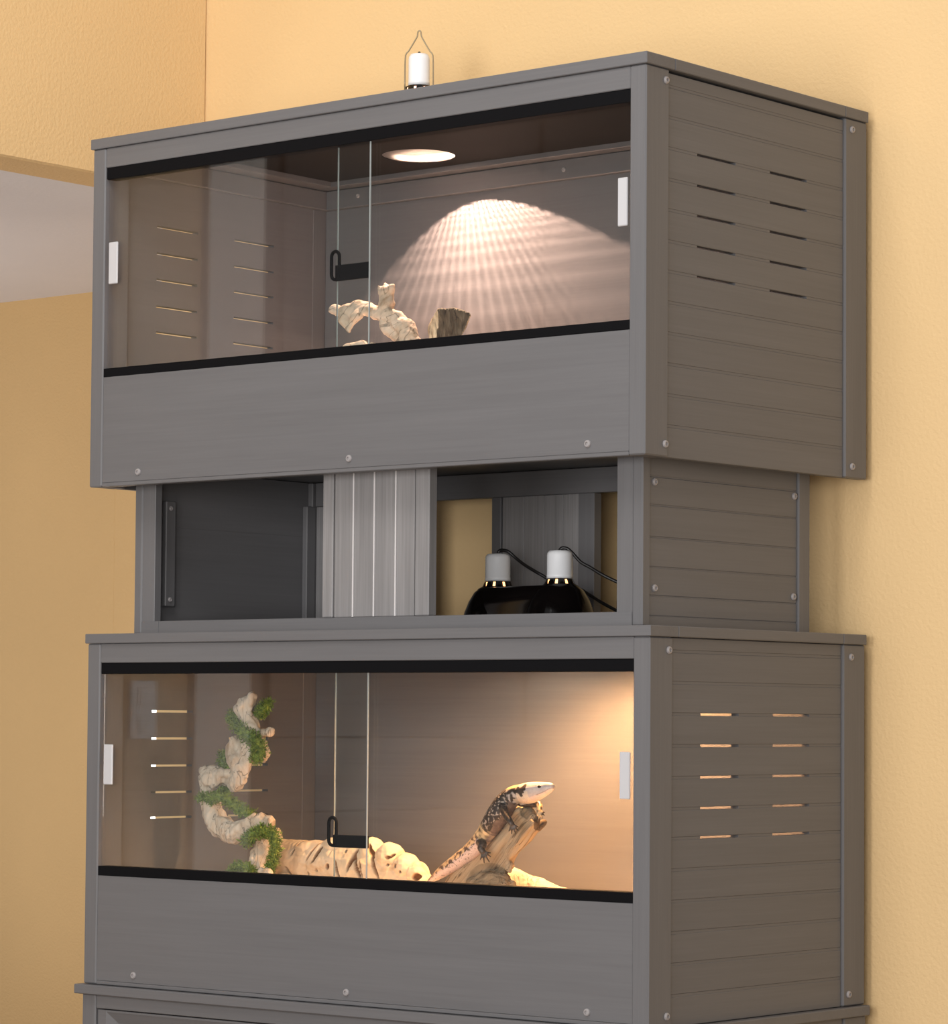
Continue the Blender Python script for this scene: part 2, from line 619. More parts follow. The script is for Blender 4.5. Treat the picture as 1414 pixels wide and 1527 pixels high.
# ------------------------------------------------------------------ bolts
bm = bmesh.new()
lathe(bm, [(0.0, 0.0008), (0.0024, 0.0008), (0.0028, 0.0030), (0.0046, 0.0028), (0.0058, 0.0014), (0.0060, -0.0006), (0, -0.0006)], seg=18)
bmesh.ops.recalc_face_normals(bm, faces=bm.faces[:])
BOLT = bpy.data.meshes.new('bolt')
bm.to_mesh(BOLT)
bm.free()
BOLT.materials.append(M['bolt'])


def bolt(loc, axis, parent, s=1.0):
    o = bpy.data.objects.new('bolt', BOLT)
    COL.objects.link(o)
    o.parent = parent
    o.location = loc
    o.rotation_euler = {'-y': (pi / 2, 0, 0), '+x': (0, pi / 2, 0), '-x': (0, -pi / 2, 0)}[axis]
    o.scale = (s, s, s)
    return o


# ------------------------------------------------------------------ terrarium cabinets
W = 1.22


def slotted_panel(bm, xo, xi, y0, y1, z0, z1, joints, slots, sh=0.0040):
    """Tongue-and-groove boards; vent slots cut right through at some joints."""
    edges = [z0] + [j for j in joints if z0 + .004 < j < z1 - .004] + [z1]
    sg = 1 if xi > xo else -1
    xm = xo + sg * 0.010            # grooved outside, smooth inside
    for a, b in zip(edges, edges[1:]):
        lo = a + (sh / 2 if a != z0 else 0)
        hi = b - (sh / 2 if b != z1 else 0)
        chbox(bm, xo, xm, y0, y1, lo, hi, c=0.0009)
        chbox(bm, xm, xi, y0, y1, lo, hi, c=0.00001)
    for j in edges[1:-1]:
        ys = slots.get(round(j, 4), [])
        cuts = [y0] + [v for s in ys for v in s] + [y1]
        for a, b in zip(cuts[0::2], cuts[1::2]):
            chbox(bm, xo + sg * .0006, xi, a, b, j - sh / 2, j + sh / 2, c=0.00001)


def disc_grid(bm, c, r, pitch, t, z):
    n = int(r / pitch)
    for i in range(-n, n + 1):
        d = i * pitch
        h = sqrt(max(r * r - d * d, 0))
        if h < .004: continue
        for ax in (0, 1):
            a, b = c
            if ax == 0:
                dims = (a + d - t / 2, a + d + t / 2, b - h, b + h, z, z + t)
            else:
                dims = (a - h, a + h, b + d - t / 2, b + d + t / 2, z + t, z + 2 * t)
            x0, x1, y0, y1, z0, z1 = dims
            vs = [bm.verts.new(p) for p in ((x0, y0, z0), (x1, y0, z0), (x1, y1, z0), (x0, y1, z0), (x0, y0, z1), (x1, y0, z1), (x1, y1, z1), (x0, y1, z1))]
            for f in ((0, 3, 2, 1), (4, 5, 6, 7), (0, 1, 5, 4), (1, 2, 6, 5), (2, 3, 7, 6), (3, 0, 4, 7)):
                bm.faces.new([vs[k] for k in f])


def holed_panel(bm, x0, x1, y0, y1, z0, z1, holes, seg=40):
    """Flat board with round through holes."""
    for z, flip in ((z0, True), (z1, False)):
        es = []
        loops = [[(x0, y0), (x1, y0), (x1, y1), (x0, y1)]] + [[(cx + r * cos(2 * pi * k / seg), cy + r * sin(2 * pi * k / seg)) for k in range(seg)] for cx, cy, r in holes]
        for lp in loops:
            vs = [bm.verts.new((x, y, z)) for x, y in lp]
            es += [bm.edges.new((vs[k], vs[(k + 1) % len(vs)])) for k in range(len(vs))]
        bmesh.ops.triangle_fill(bm, use_beauty=True, use_dissolve=False, edges=es)
    for lp in loops:
        a = [bm.verts.new((x, y, z0)) for x, y in lp]
        b = [bm.verts.new((x, y, z1)) for x, y in lp]
        for k in range(len(lp)):
            k2 = (k + 1) % len(lp)
            bm.faces.new((a[k], a[k2], b[k2], b[k]))
    bmesh.ops.remove_doubles(bm, verts=bm.verts[:], dist=1e-5)
    bmesh.ops.recalc_face_normals(bm, faces=bm.faces[:])


def glass_pane(name, x0, x1, y0, y1, z0, z1, parent, side):
    """Clear pane whose upright edges are bevelled, the meeting one painted pale as if glowing."""
    bm = bmesh.new()
    c = 0.0008
    ol = [(x0, y0 + c), (x0 + c, y0), (x1 - c, y0), (x1, y0 + c), (x1, y1 - c), (x1 - c, y1), (x0 + c, y1), (x0, y1 - c)]
    lo = [bm.verts.new((x, y, z0)) for x, y in ol]
    hi = [bm.verts.new((x, y, z1)) for x, y in ol]
    for k in range(8):
        f = bm.faces.new((lo[k], lo[(k + 1) % 8], hi[(k + 1) % 8], hi[k]))
        f.material_index = 1 if k in ((2, 3, 4) if side > 0 else (0, 6, 7)) else 0
    bm.faces.new(lo[::-1])
    bm.faces.new(hi)
    return link_mesh(name, bm, [M['glass'], M['edge']], parent)


def terrarium(name, label, loc, rz, D, lv, slot_z, holes, px, gap):
    t = thing(name, label, 'terrarium', loc, rz, None)
    Mw = Matrix.Translation(Vector(loc)) @ Matrix.Rotation(rz, 4, 'Z')
    capt, capb, brd, trk, st, sb = lv
    ov = 0.0037
    for xa, xb in ((-0.0311, 0), (-W, -W + 0.0311)):
        box_obj('corner_post', (xa, xb, 0, 0.0600, 0, capb), M['gz'], t, 0.0022)
        box_obj('corner_post', ((-0.0195, 0) if xb == 0 else (-W, -W + 0.0195)) + (D - 0.0653, D, 0, capb), M['gz'], t, 0.0022)
    joints = [slot_z[0] + 0.048 * k for k in (2, 1)] + list(slot_z) + [slot_z[-1] - 0.0477 * k for k in range(1, 6)]
    joints = sorted(j for j in joints if 0.02 < j < capb - 0.02)
    slots = {round(z, 4): [(0.1405, 0.2442), (0.3397, 0.4455)] for z in slot_z}
    for xo, xi in ((-0.0045, -0.0195), (-W + 0.0045, -W + 0.0195)):
        bm = bmesh.new()
        slotted_panel(bm, xo, xi, 0.0605, D - 0.0658, 0.0, capb - gap, joints, slots)
        link_mesh('side_panel', bm, M['gy'], t)
    box_obj('back_panel', (-W + 0.0200, -0.0200, D - 0.030, D - 0.014, 0.02, capb - 0.001), M['gx'], t)
    box_obj('floor_panel', (-W + 0.0315, -0.0315, 0.028, D - 0.031, 0.145, 0.157), M['bounce'], t)  # raised floor, out of view, coloured pale for bounce light
    box_obj('bottom_panel', (-W + 0.0315, -0.0315, 0.028, D - 0.031, 0.036, 0.048), M['gx'], t)
    # top frame and roof
    box_obj('top_rail', (-W - ov, ov, -ov, 0.07, capb + 0.0003, capt), M['gx'], t, 0.0012)
    box_obj('top_rail', (-W - ov, ov, D - 0.07, D, capb + 0.0003, capt), M['gx'], t, 0.0012)
    for xa, xb in ((-0.07, ov), (-W - ov, -W + 0.07)):
        box_obj('top_rail', (xa, xb, 0.0703, D - 0.0703, capb + 0.0003, capt), M['gy'], t, 0.0012)
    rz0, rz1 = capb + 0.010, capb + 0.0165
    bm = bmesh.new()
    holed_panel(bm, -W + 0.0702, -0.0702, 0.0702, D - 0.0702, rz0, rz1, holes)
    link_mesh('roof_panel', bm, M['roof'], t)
    for cx, cy, r in holes:
        bm = bmesh.new()
        disc_grid(bm, (cx, cy), r - 0.0005, 0.0036, 0.00055, rz0 + 0.001)
        link_mesh('mesh_screen', bm, M['wire'], t)
    # cleats round the top of the interior
    box_obj('cleat', (-W + 0.0325, -0.0325, D - 0.043, D - 0.0305, capb - 0.037, capb - 0.0005), M['gx'], t, 0.0015)
    for xa, xb in ((-0.032, -0.020), (-W + 0.020, -W + 0.032)):
        box_obj('cleat', (xa, xb, 0.061, D - 0.0308, capb - 0.037, capb - 0.0003), M['gy'], t, 0.0015)
    for fx in px['inner_bolts']:
        p = at(fx[0], fx[1], 'y', D - 0.043, Mw)
        bolt((p.x, D - 0.0432, p.z), '-y', t, 0.7)
    # front: header, fascia, black tracks
    box_obj('header_board', (-W + 0.0313, -0.0313, 0.0015, 0.02, brd, capb), M['gx'], t, 0.0012)
    box_obj('fascia_board', (-W + 0.0313, -0.0313, 0.0018, 0.02, 0.0066, sb), M['gx'], t, 0.0008)
    box_obj('bottom_lip', (-W + 0.0313, -0.0313, 0.0006, 0.024, 0.0, 0.0064), M['gx'], t, 0.0012)
    box_obj('track', (-W + 0.0313, -0.0313, 0.0035, 0.027, trk, brd - 0.0002), M['black'], t, 0.0008)
    box_obj('track', (-W + 0.0313, -0.0313, 0.0012, 0.027, sb + 0.0002, st), M['black'], t, 0.0008)
    # sliding glass doors: left pane in front, right pane behind
    lx = at(px['left_edge'][0], px['left_edge'][1], 'y', 0.007, Mw).x
    rx = at(px['right_edge'][0], px['right_edge'][1], 'y', 0.017, Mw).x
    dl = glass_pane('sliding_glass_door', -W + 0.033, lx, 0.007, 0.011, st - 0.002, trk + 0.002, t, 1)
    dr = glass_pane('sliding_glass_door', rx, -0.033, 0.017, 0.021, st - 0.002, trk + 0.002, t, -1)
    for d, key, yy in ((dl, 'tab_l', 0.0068), (dr, 'tab_r', 0.0168)):
        a = at(px[key][0], px[key][1], 'y', yy, Mw)
        b = at(px[key][2], px[key][3], 'y', yy, Mw)
        h = box_obj('finger_pull', (a.x, b.x, yy - 0.004, yy, b.z, a.z), M['tab'], d, 0.0012)
        h['label'] = 'white plastic finger pull'
    # black lock: ratchet bar behind the front pane ending in a looped pull
    a = at(px['bar'][0], px['bar'][1], 'y', 0.0145, Mw)
    b = at(px['bar'][2], px['bar'][3], 'y', 0.0145, Mw)
    lk = box_obj('lock_bar', (a.x, b.x, 0.0118, 0.0162, b.z, a.z), M['black'], dr, 0.001)
    lk['label'] = 'black lock bar'
    a = at(px['loop'][0], px['loop'][1], 'y', 0.004, Mw)
    b = at(px['loop'][2], px['loop'][3], 'y', 0.004, Mw)
    bm = bmesh.new()
    tr_, hw = 0.0029, (b.x - a.x) / 2 - 0.0029
    cxm, z1, z0 = (a.x + b.x) / 2, a.z - 0.0021 - hw, b.z + 0.0021 + hw
    path = [(cxm + hw * cos(q), 0.0135, z1 + hw * sin(q)) for q in [pi * k / 8 for k in range(9)]] + \
           [(cxm - hw * cos(q), 0.0135, z0 - hw * sin(q)) for q in [pi * k / 8 for k in range(9)]]
    path.append(path[0])
    tube(bm, [p + (tr_,) for p in path], seg=10, n=1, cap=False)
    bmesh.ops.remove_doubles(bm, verts=bm.verts[:], dist=1e-5)
    lp = link_mesh('lock_loop', bm, M['black'], dr, True)
    # bolts
    for p in px['front_bolts']:
        q = at(p[0], p[1], 'y', 0.0012, Mw)
        bolt((q.x, 0.0012, q.z), '-y', t)
    for p in px['side_bolts']:
        q = at(p[0], p[1], 'x', 0.0, Mw)
        bolt((0.0006, q.y, q.z), '+x', t)
        bolt((-W - 0.0006, q.y, q.z), '-x', t)
    return t


UP = (0.0, 0.0, 0.3955)
LO = (0.00652, 0.00644, -0.4722)
LO_RZ = 0.00846
U_LAMP = (-0.835, 0.435)
terrarium('terrarium_cabinet', 'upper grey terrarium cabinet with dark roof interior and pinkish spotlit back wall', UP, 0.0, 0.618,
          (0.6172, 0.5988, 0.5643, 0.5435, 0.2082, 0.193), (0.4781, 0.4296, 0.3823, 0.3338, 0.2869), [(U_LAMP[0], U_LAMP[1], 0.066)],
          dict(left_edge=(551, 360), right_edge=(502, 360), tab_l=(164.5, 362, 176.5, 422.5), tab_r=(923.5, 266, 937.5, 336.5),
               bar=(501, 396, 552, 414), loop=(487, 373, 502, 417), inner_bolts=[(534, 292), (841, 253)],
               front_bolts=[(206, 703.6), (520.5, 683.7), (876.5, 661.7)],
               side_bolts=[(993.5, 119.4), (1270.8, 193.5), (992, 662), (1270.8, 696)]), 0.004)
L_LAMP_L, L_LAMP_R = at(742.5, 866, 'y', 0.37), at(835, 863, 'y', 0.34)
MLO = Matrix.Translation(Vector(LO)) @ Matrix.Rotation(LO_RZ, 4, 'Z')
hl = [MLO.inverted() @ v for v in (L_LAMP_L, L_LAMP_R)]
terrarium('terrarium_cabinet', 'lower grey terrarium cabinet holding a lizard, with warm orange lit back wall', LO, LO_RZ, 0.6046,
          (0.6092, 0.5921, 0.5584, 0.5391, 0.205, 0.1885), (0.4747, 0.4263, 0.3777, 0.3302, 0.2851), [(hl[0].x, hl[0].y, 0.056), (hl[1].x, hl[1].y, 0.056)],
          dict(left_edge=(547.5, 1150), right_edge=(498, 1150), tab_l=(157, 1110, 169, 1170), tab_r=(926, 1121, 941, 1192),
               bar=(497.5, 1244.5, 549.5, 1265.5), loop=(483, 1217, 497.5, 1263), inner_bolts=[],
               front_bolts=[(199, 1454.5), (516.4, 1480), (875.5, 1509.7)],
               side_bolts=[(997.7, 969.4), (1269.3, 980), (994, 1516), (1265.6, 1483)]), 0.0004)

# ------------------------------------------------------------------ open middle unit between the two
MID_I, MID_Y, MID_YB = 0.0509, 0.0632, 0.5259
MID_Z0, MID_Z1 = 0.1375, 0.4303
mid = thing('shelf_unit', 'open grey shelf unit between the terrariums, with a slatted centre panel', 'shelf unit', (-W / 2, MID_Y, MID_Z0))
ML = Matrix.Translation(Vector((-W / 2, MID_Y, MID_Z0)))


def mbox(name, x0, x1, y0, y1, z0, z1, mat, c=0.001, par=None):
    o = Vector((-W / 2, MID_Y, MID_Z0))
    return box_obj(name, (x0 - o.x, x1 - o.x, y0 - o.y, y1 - o.y, z0 - o.z, z1 - o.z), mat, par or mid, c)


XR, XL = -MID_I, -W + MID_I
mbox('front_post', XR - 0.0195, XR, MID_Y, MID_Y + 0.0215, MID_Z0, MID_Z1, M['gz'], 0.0025)
mbox('front_post', XR - 0.0505, XR - 0.0197, MID_Y + 0.0015, MID_Y + 0.018, MID_Z0, MID_Z1, M['gz'])
mbox('front_post', XL, XL + 0.0195, MID_Y, MID_Y + 0.0215, MID_Z0, MID_Z1, M['gz'], 0.0025)
mbox('front_post', XL + 0.0197, XL + 0.0505, MID_Y + 0.0015, MID_Y + 0.018, MID_Z0, MID_Z1, M['gz'])
mbox('bottom_rail', XL + 0.0507, XR - 0.0507, MID_Y + 0.0012, MID_Y + 0.018, MID_Z0, 0.1602, M['gx'])
mbox('top_rail', XL + 0.0507, XR - 0.0507, MID_Y + 0.0012, MID_Y + 0.018, 0.405, MID_Z1, M['gx'])
for x0, x1 in ((XR - 0.03, XR), (XL, XL + 0.03)):
    mbox('back_post', x0, x1, MID_YB - 0.0335, MID_YB, MID_Z0, MID_Z1, M['gz'], 0.002)
for x0, x1 in ((XR - 0.062, XR - 0.0198), (XL + 0.0198, XL + 0.062)):
    mbox('corner_plate', x0, x1, MID_Y + 0.0002, MID_Y + 0.0010, MID_Z0 + 0.001, 0.1600, M['gx'], 0.0003)
# side panels of horizontal boards
for xo, xi in ((XR - 0.004, XR - 0.019), (XL + 0.004, XL + 0.019)):
    bm = bmesh.new()
    o = Vector((-W / 2, MID_Y, MID_Z0))
    zs = [0.154, 0.1854, 0.2299, 0.2766, 0.3264, 0.371]
    ed = [MID_Z0] + zs + [MID_Z1]
    sg = 1 if xi > xo else -1
    for a, b in zip(ed, ed[1:]):
        chbox(bm, xo - o.x, xi - o.x, MID_Y + 0.022 - o.y, MID_YB - 0.034 - o.y, a + 0.0006 - o.z, b - 0.0006 - o.z, c=0.0012)
    chbox(bm, xo + sg * .0012 - o.x, xi - sg * .0012 - o.x, MID_Y + 0.022 - o.y, MID_YB - 0.034 - o.y, 0.0, MID_Z1 - MID_Z0, c=0.0001)
    for a, b in ((MID_Z0, 0.3288), (0.3298, MID_Z1)):     # smooth inner face of two wide boards
        chbox(bm, xi - sg * .002 - o.x, xi + sg * .0004 - o.x, MID_Y + 0.022 - o.y, MID_YB - 0.034 - o.y, a - o.z, b - o.z, c=0.0003)
    link_mesh('side_panel', bm, M['gy'], mid)
for p in ((976, 718.6), (1184.5, 740), (976, 877), (1183, 890)):
    q = at(p[0], p[1], 'x', XR - 0.004) - Vector((-W / 2, MID_Y, MID_Z0))
    bolt((XR - 0.0034 + W / 2, q.y, q.z), '+x', mid)
    bolt((XL + 0.0034 + W / 2, q.y, q.z), '-x', mid)
# slatted centre panel in front
CX0, CX1 = -0.7184, -0.4835
gro = [-0.6941, -0.6504, -0.6042, -0.557, -0.5145]
mbox('panel_stile', CX0, gro[0] - 0.0008, MID_Y - 0.0005, MID_Y + 0.02, 0.1604, MID_Z1, M['gzc'], 0.0015)
mbox('panel_stile', gro[4] + 0.0008, CX1, MID_Y - 0.0005, MID_Y + 0.02, 0.1604, MID_Z1, M['gzc'], 0.0015)
bm = bmesh.new()
o = Vector((-W / 2, MID_Y, MID_Z0))
for a, b in zip(gro, gro[1:]):
    chbox(bm, a + 0.0017 - o.x, b - 0.0017 - o.x, 0.0012, 0.016, 0.1604 - o.z, MID_Z1 - o.z, c=0.001)
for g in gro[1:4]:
    chbox(bm, g - 0.0014 - o.x, g + 0.0014 - o.x, 0.0002, 0.010, 0.1606 - o.z, MID_Z1 - o.z, c=0.0004, mi=1)  # painted groove highlights
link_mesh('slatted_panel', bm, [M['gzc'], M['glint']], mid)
# back frame: top rail, planked panel, wall shows through the gaps
mbox('back_rail', XL + 0.0305, XR - 0.0305, 0.500, 0.518, 0.3865, MID_Z1, M['gx'])
BX0, BX1 = -0.711, -0.481
mbox('back_panel_stile', BX0, BX0 + 0.021, 0.499, 0.52, MID_Z0, 0.3863, M['gz'])
mbox('back_panel_stile', BX1 - 0.035, BX1, 0.499, 0.52, MID_Z0, 0.3863, M['gz'])
bm = bmesh.new()
xs = [BX0 + 0.0213, BX0 + 0.070, BX0 + 0.116, BX0 + 0.158, BX1 - 0.0353]
for a, b in zip(xs, xs[1:]):
    chbox(bm, a + 0.0002 - o.x, b - 0.0002 - o.x, 0.503 - o.y, 0.515 - o.y, MID_Z0 - o.z, 0.3863 - o.z, c=0.0008)
link_mesh('back_panel', bm, M['gzc'], mid)
mbox('back_rail', XL + 0.0305, BX0 - 0.001, 0.500, 0.518, MID_Z0, 0.155, M['gx'])
# invented panel closing the left back, cleats inside the left bay
mbox('back_panel', XL + 0.0305, -0.90, 0.503, 0.515, 0.1555, 0.386, M['gzc'])
for yy, z0, z1 in ((0.111, 0.188, 0.375), (0.477, 0.150, 0.386)):
    cl = mbox('cleat', XL + 0.0192, XL + 0.031, yy, yy + 0.024, z0, z1, M['gz'], 0.0015)
for z in (0.362, 0.200):
    bolt((XL + 0.0313 + W / 2, 0.122 - MID_Y, z - MID_Z0), '+x', mid, 0.75)

# ------------------------------------------------------------------ base cabinet under the lower terrarium
BASE_T = -0.4728
base = thing('base_cabinet', 'grey base cabinet at the very bottom, its framed doors cut off by the frame', 'cabinet', (0.00652, 0.00644, FLOOR_Z), LO_RZ)
h = BASE_T - FLOOR_Z
box_obj('cabinet_top', (-W - 0.0108, 0.0108, -0.0125, 0.6046, h - 0.0168, h - 0.0004), M['gx'], base, 0.0015)
for xa, xb in ((-0.0311, 0.002), (-W - 0.002, -W + 0.0311)):
    box_obj('corner_post', (xa, xb, 0.0, 0.06, 0, h - 0.017), M['gz'], base, 0.002)
    box_obj('corner_post', (xa, xb, 0.54, 0.6046, 0, h - 0.017), M['gz'], base, 0.002)
for xo, xi in ((-0.002, -0.018), (-W + 0.002, -W + 0.018)):
    box_obj('side_panel', (xo, xi, 0.0605, 0.5395, 0, h - 0.017), M['gy'], base)
box_obj('back_panel', (-W + 0.0315, -0.0315, 0.58, 0.595, 0, h - 0.017), M['gx'], base)
box_obj('top_rail', (-W + 0.0315, -0.0315, 0.002, 0.02, h - 0.041, h - 0.0172), M['gx'], base)
box_obj('bottom_rail', (-W + 0.0315, -0.0315, 0.002, 0.02, 0, 0.06), M['gx'], base)
for x0, x1 in ((-W + 0.033, -W / 2 - 0.002), (-W / 2 + 0.002, -0.033)):
    z0, z1 = 0.062, h - 0.043
    dbm = bmesh.new()
    chbox(dbm, x0, x0 + 0.022, 0.004, 0.02, z0, z1, c=0.001)
    chbox(dbm, x1 - 0.022, x1, 0.004, 0.02, z0, z1, c=0.001)
    chbox(dbm, x0 + 0.0222, x1 - 0.0222, 0.004, 0.02, z1 - 0.004, z1, c=0.0005)
    chbox(dbm, x0 + 0.0222, x1 - 0.0222, 0.004, 0.02, z0, z0 + 0.02, c=0.001)
    # bevelled moulding running round the panel
    a = [(x0 + .022, z0 + .02), (x1 - .022, z0 + .02), (x1 - .022, z1 - .004), (x0 + .022, z1 - .004)]
    b = [(x0 + .042, z0 + .04), (x1 - .042, z0 + .04), (x1 - .042, z1 - .022), (x0 + .042, z1 - .022)]
    va = [dbm.verts.new((x, 0.005, z)) for x, z in a]
    vb = [dbm.verts.new((x, 0.013, z)) for x, z in b]
    for k in range(4):
        dbm.faces.new((va[k], va[(k + 1) % 4], vb[(k + 1) % 4], vb[k]))
    dbm.faces.new(vb)
    d = link_mesh('door', dbm, M['gx'], base)
    kb = bmesh.new()
    kx = x1 - 0.011 if x0 < -W / 2 - 0.1 else x0 + 0.011
    tube(kb, [(kx, 0.004, z1 - 0.20, 0.004), (kx, -0.012, z1 - 0.20, 0.004), (kx, -0.02, z1 - 0.20, 0.010), (kx, -0.026, z1 - 0.20, 0.008)], n=3)
    link_mesh('knob', kb, M['bolt'], d, True)

# ------------------------------------------------------------------ dome lamps


def dome_mesh(prof, vent_i, seg=36):
    bm = bmesh.new()
    lathe(bm, prof, seg=seg, skip=lambda i, k: i == vent_i and k % 4 == 1)
    return bm


def point_lamp(name, loc, power, color, radius, parent):
    d = bpy.data.lights.new(name, 'POINT')
    d.energy, d.color, d.shadow_soft_size = power, color, radius
    o = bpy.data.objects.new(name, d)
    COL.objects.link(o)
    o.parent = parent
    o.location = loc
    return o


def socket_mesh(z0, z1, r):
    bm = bmesh.new()
    hh = z1 - z0
    lathe(bm, [(0, z0), (r, z0), (r, z0 + hh * .12), (r * .985, z0 + hh * .13), (r * .985, z0 + hh * .82), (r * .95, z0 + hh * .9), (r * .8, z1 - .001), (r * .3, z1), (0, z1)], seg=32)
    bmesh.ops.recalc_face_normals(bm, faces=bm.faces[:])
    return bm


def spot_lamp(name, loc, aim, power, color, radius, angle, parent):
    d = bpy.data.lights.new(name, 'SPOT')
    d.energy, d.color, d.shadow_soft_size = power, color, radius
    d.spot_size, d.spot_blend = angle, 1.0
    o = bpy.data.objects.new(name, d)
    COL.objects.link(o)
    o.parent = parent
    o.location = loc
    o.rotation_euler = Vector(aim).to_track_quat('-Z', 'Y').to_euler()
    return o


# lamp on the top terrarium: only the socket and its wire bail clear the front edge
zt = UP[2] + 0.5988 + 0.0167
lamp = thing('dome_lamp', 'black dome lamp with white socket and wire hanging bail on upper cabinet roof', 'lamp', (U_LAMP[0], U_LAMP[1], zt))
link_mesh('reflector', dome_mesh([(0.070, 0), (0.071, 0.004), (0.069, 0.02), (0.066, 0.05), (0.058, 0.078), (0.042, 0.098), (0.028, 0.106), (0.0265, 0.108), (0.0245, 0.1175), (0.0205, 0.1195), (0.002, 0.1195)], 7), M['enamel'], lamp, True)
so = link_mesh('socket', socket_mesh(0.120, 0.178, 0.0195), M['white'], lamp, True)
so['label'] = 'white ceramic socket'
bm = bmesh.new()
lathe(bm, [(0, 0.046), (0.020, 0.048), (0.030, 0.057), (0.028, 0.07), (0.020, 0.087), (0.020, 0.100), (0.0215, 0.116), (0, 0.117)], seg=20)
link_mesh('bulb', bm, M['bulb2'], lamp, True)
bm = bmesh.new()
e = (R0.x, R0.y)
bw = 0.0255
pp = [(-bw, 0.110), (-bw, 0.150), (-bw + 0.001, 0.176), (-bw + 0.006, 0.183), (-0.006, 0.206), (-0.0035, 0.212), (-0.0025, 0.219), (0, 0.2205), (0.0025, 0.219), (0.0035, 0.212), (0.006, 0.206), (bw - 0.006, 0.183), (bw - 0.001, 0.176), (bw, 0.150), (bw, 0.110)]
tube(bm, [(a * e[0], a * e[1], z, 0.0013) for a, z in pp], seg=8, n=2)
link_mesh('wire_bail', bm, M['bail'], lamp, True)
bm = bmesh.new()
tube(bm, [(0, 0, 0.1770, 0.0028), (0, 0, 0.1800, 0.0028), (-0.010, 0.012, 0.180, 0.0028), (-0.028, 0.034, 0.160, 0.0028), (-0.046, 0.056, 0.110, 0.0028), (-0.066, 0.080, 0.03, 0.0028), (-0.085, 0.100, 0.0035, 0.0028)], seg=8, n=4)
link_mesh('cord', bm, M['cord'], lamp, True)
spot_lamp('lamp_light', (-0.018, 0.008, 0.0360), (0.36, 0.26, -0.92), 60.0, (1.0, 0.645, 0.49), 0.0017, radians(146), lamp)

# double lamp standing on the lower terrarium, inside the open unit
zl = LO[2] + 0.5921 + 0.0167
dual = thing('double_dome_lamp', 'double black dome lamp with two white sockets and glowing vents on lower cabinet', 'lamp', ((L_LAMP_L.x + L_LAMP_R.x) / 2, (L_LAMP_L.y + L_LAMP_R.y) / 2, zl))
oc = Vector(dual.location)
HB = (L_LAMP_L.z + L_LAMP_R.z) / 2 - zl
prof = [(0.0655, 0), (0.0660, 0.004), (0.0630, 0.018), (0.0570, HB - 0.054), (0.0500, HB - 0.036), (0.0405, HB - 0.020), (0.0300, HB - 0.0115), (0.0262, HB - 0.0095), (0.0225, HB - 0.0015), (0.019, HB - 0.0005), (0.002, HB - 0.0005)]
cs = [Vector((p.x - oc.x, p.y - oc.y, 0)) for p in (L_LAMP_L, L_LAMP_R)]
# bridge joining the two domes
bm = bmesh.new()
dv = (cs[1] - cs[0]).normalized()
pv = Vector((-dv.y, dv.x, 0))
off = pv * -0.003
rings = []
for r, z in [(0.048, 0.0), (0.048, 0.01), (0.046, HB - 0.045), (0.041, HB - 0.026), (0.033, HB - 0.0135), (0.026, HB - 0.0118)]:
    ring = []
    for k in range(28):
        q = 2 * pi * k / 28
        cc = cs[1] if cos(q) > 0 else cs[0]
        ring.append(bm.verts.new(cc + off * (0.9) + dv * (r * cos(q) * .9) + pv * (r * sin(q)) + Vector((0, 0, z))))
    rings.append(ring)
for a, b in zip(rings, rings[1:]):
    for k in range(28):
        bm.faces.new((a[k], a[(k + 1) % 28], b[(k + 1) % 28], b[k]))
# flat roof of the bridge with an opening under each dome is left to the domes themselves
bm.faces.new(rings[-1])
link_mesh('bridge', bm, M['enamel'], dual, True)
cords = [
    [(742.5, 826, .37), (746, 821, .372), (757, 822, .376), (768, 831, .384), (782, 842, .40), (800, 853, .42), (812, 860, .43), (830, 872, .445)],
    [(835, 823, .34), (838, 817.5, .342), (846, 818, .346), (855, 826, .352), (866, 838, .36), (880, 846, .37), (900, 858, .385), (925, 870, .40)],
]
for c, cd in zip(cs, cords):
    bmd = dome_mesh(prof, 7)
    for v in bmd.verts:
        v.co += c
    rf = link_mesh('reflector', bmd, M['enamel'], dual, True)
    bms = socket_mesh(HB, HB + 0.0475, 0.0222)
    for v in bms.verts:
        v.co += c
    so = link_mesh('socket', bms, M['white'], dual, True)
    so['label'] = 'white ceramic socket'
    bm = bmesh.new()
    lathe(bm, [(0, 0.030), (0.020, 0.032), (0.026, 0.040), (0.024, 0.050), (0.019, HB - 0.022), (0.0205, HB - 0.010), (0.0200, HB - 0.002), (0, HB - 0.0015)], center=c, seg=20)
    link_mesh('bulb', bm, M['bulb'], dual, True)
    bm = bmesh.new()
    rows = []
    for px_, py_, y_ in cd:
        p = at(px_, py_, 'y', y_) - oc
        rows.append((p.x, p.y, p.z, 0.0030))
    rows[0] = (c.x, c.y, HB + 0.0470, 0.003)
    tube(bm, rows, seg=8, n=4)
    link_mesh('cord', bm, M['cord'], dual, True)
point_lamp('lamp_light', (cs[0].x, cs[0].y - 0.01, 0.014), 7.0, (1.0, 0.72, 0.48), 0.010, dual)
point_lamp('lamp_light', (cs[1].x - 0.028, cs[1].y + 0.012, 0.0105), 66.0, (1.0, 0.50, 0.20), 0.009, dual)
# third cord run on the shelf
bm = bmesh.new()
rows = []
for px_, py_, y_ in [(868, 880, .47), (884, 890, .462), (900, 900, .455), (926, 914, .44)]:
    p = at(px_, py_, 'y', y_) - oc
    rows.append((p.x, p.y, p.z, 0.0030))
tube(bm, rows, seg=8, n=4)
link_mesh('cord', bm, M['cord'], dual, True)


# ------------------------------------------------------------------ driftwood in the upper terrarium
def P(px, py, y, r_px, fl=1.0, y2=None):
    p = at(px, py, 'y', y)
    return (p.x, p.y, p.z, r_px * PXM, fl)


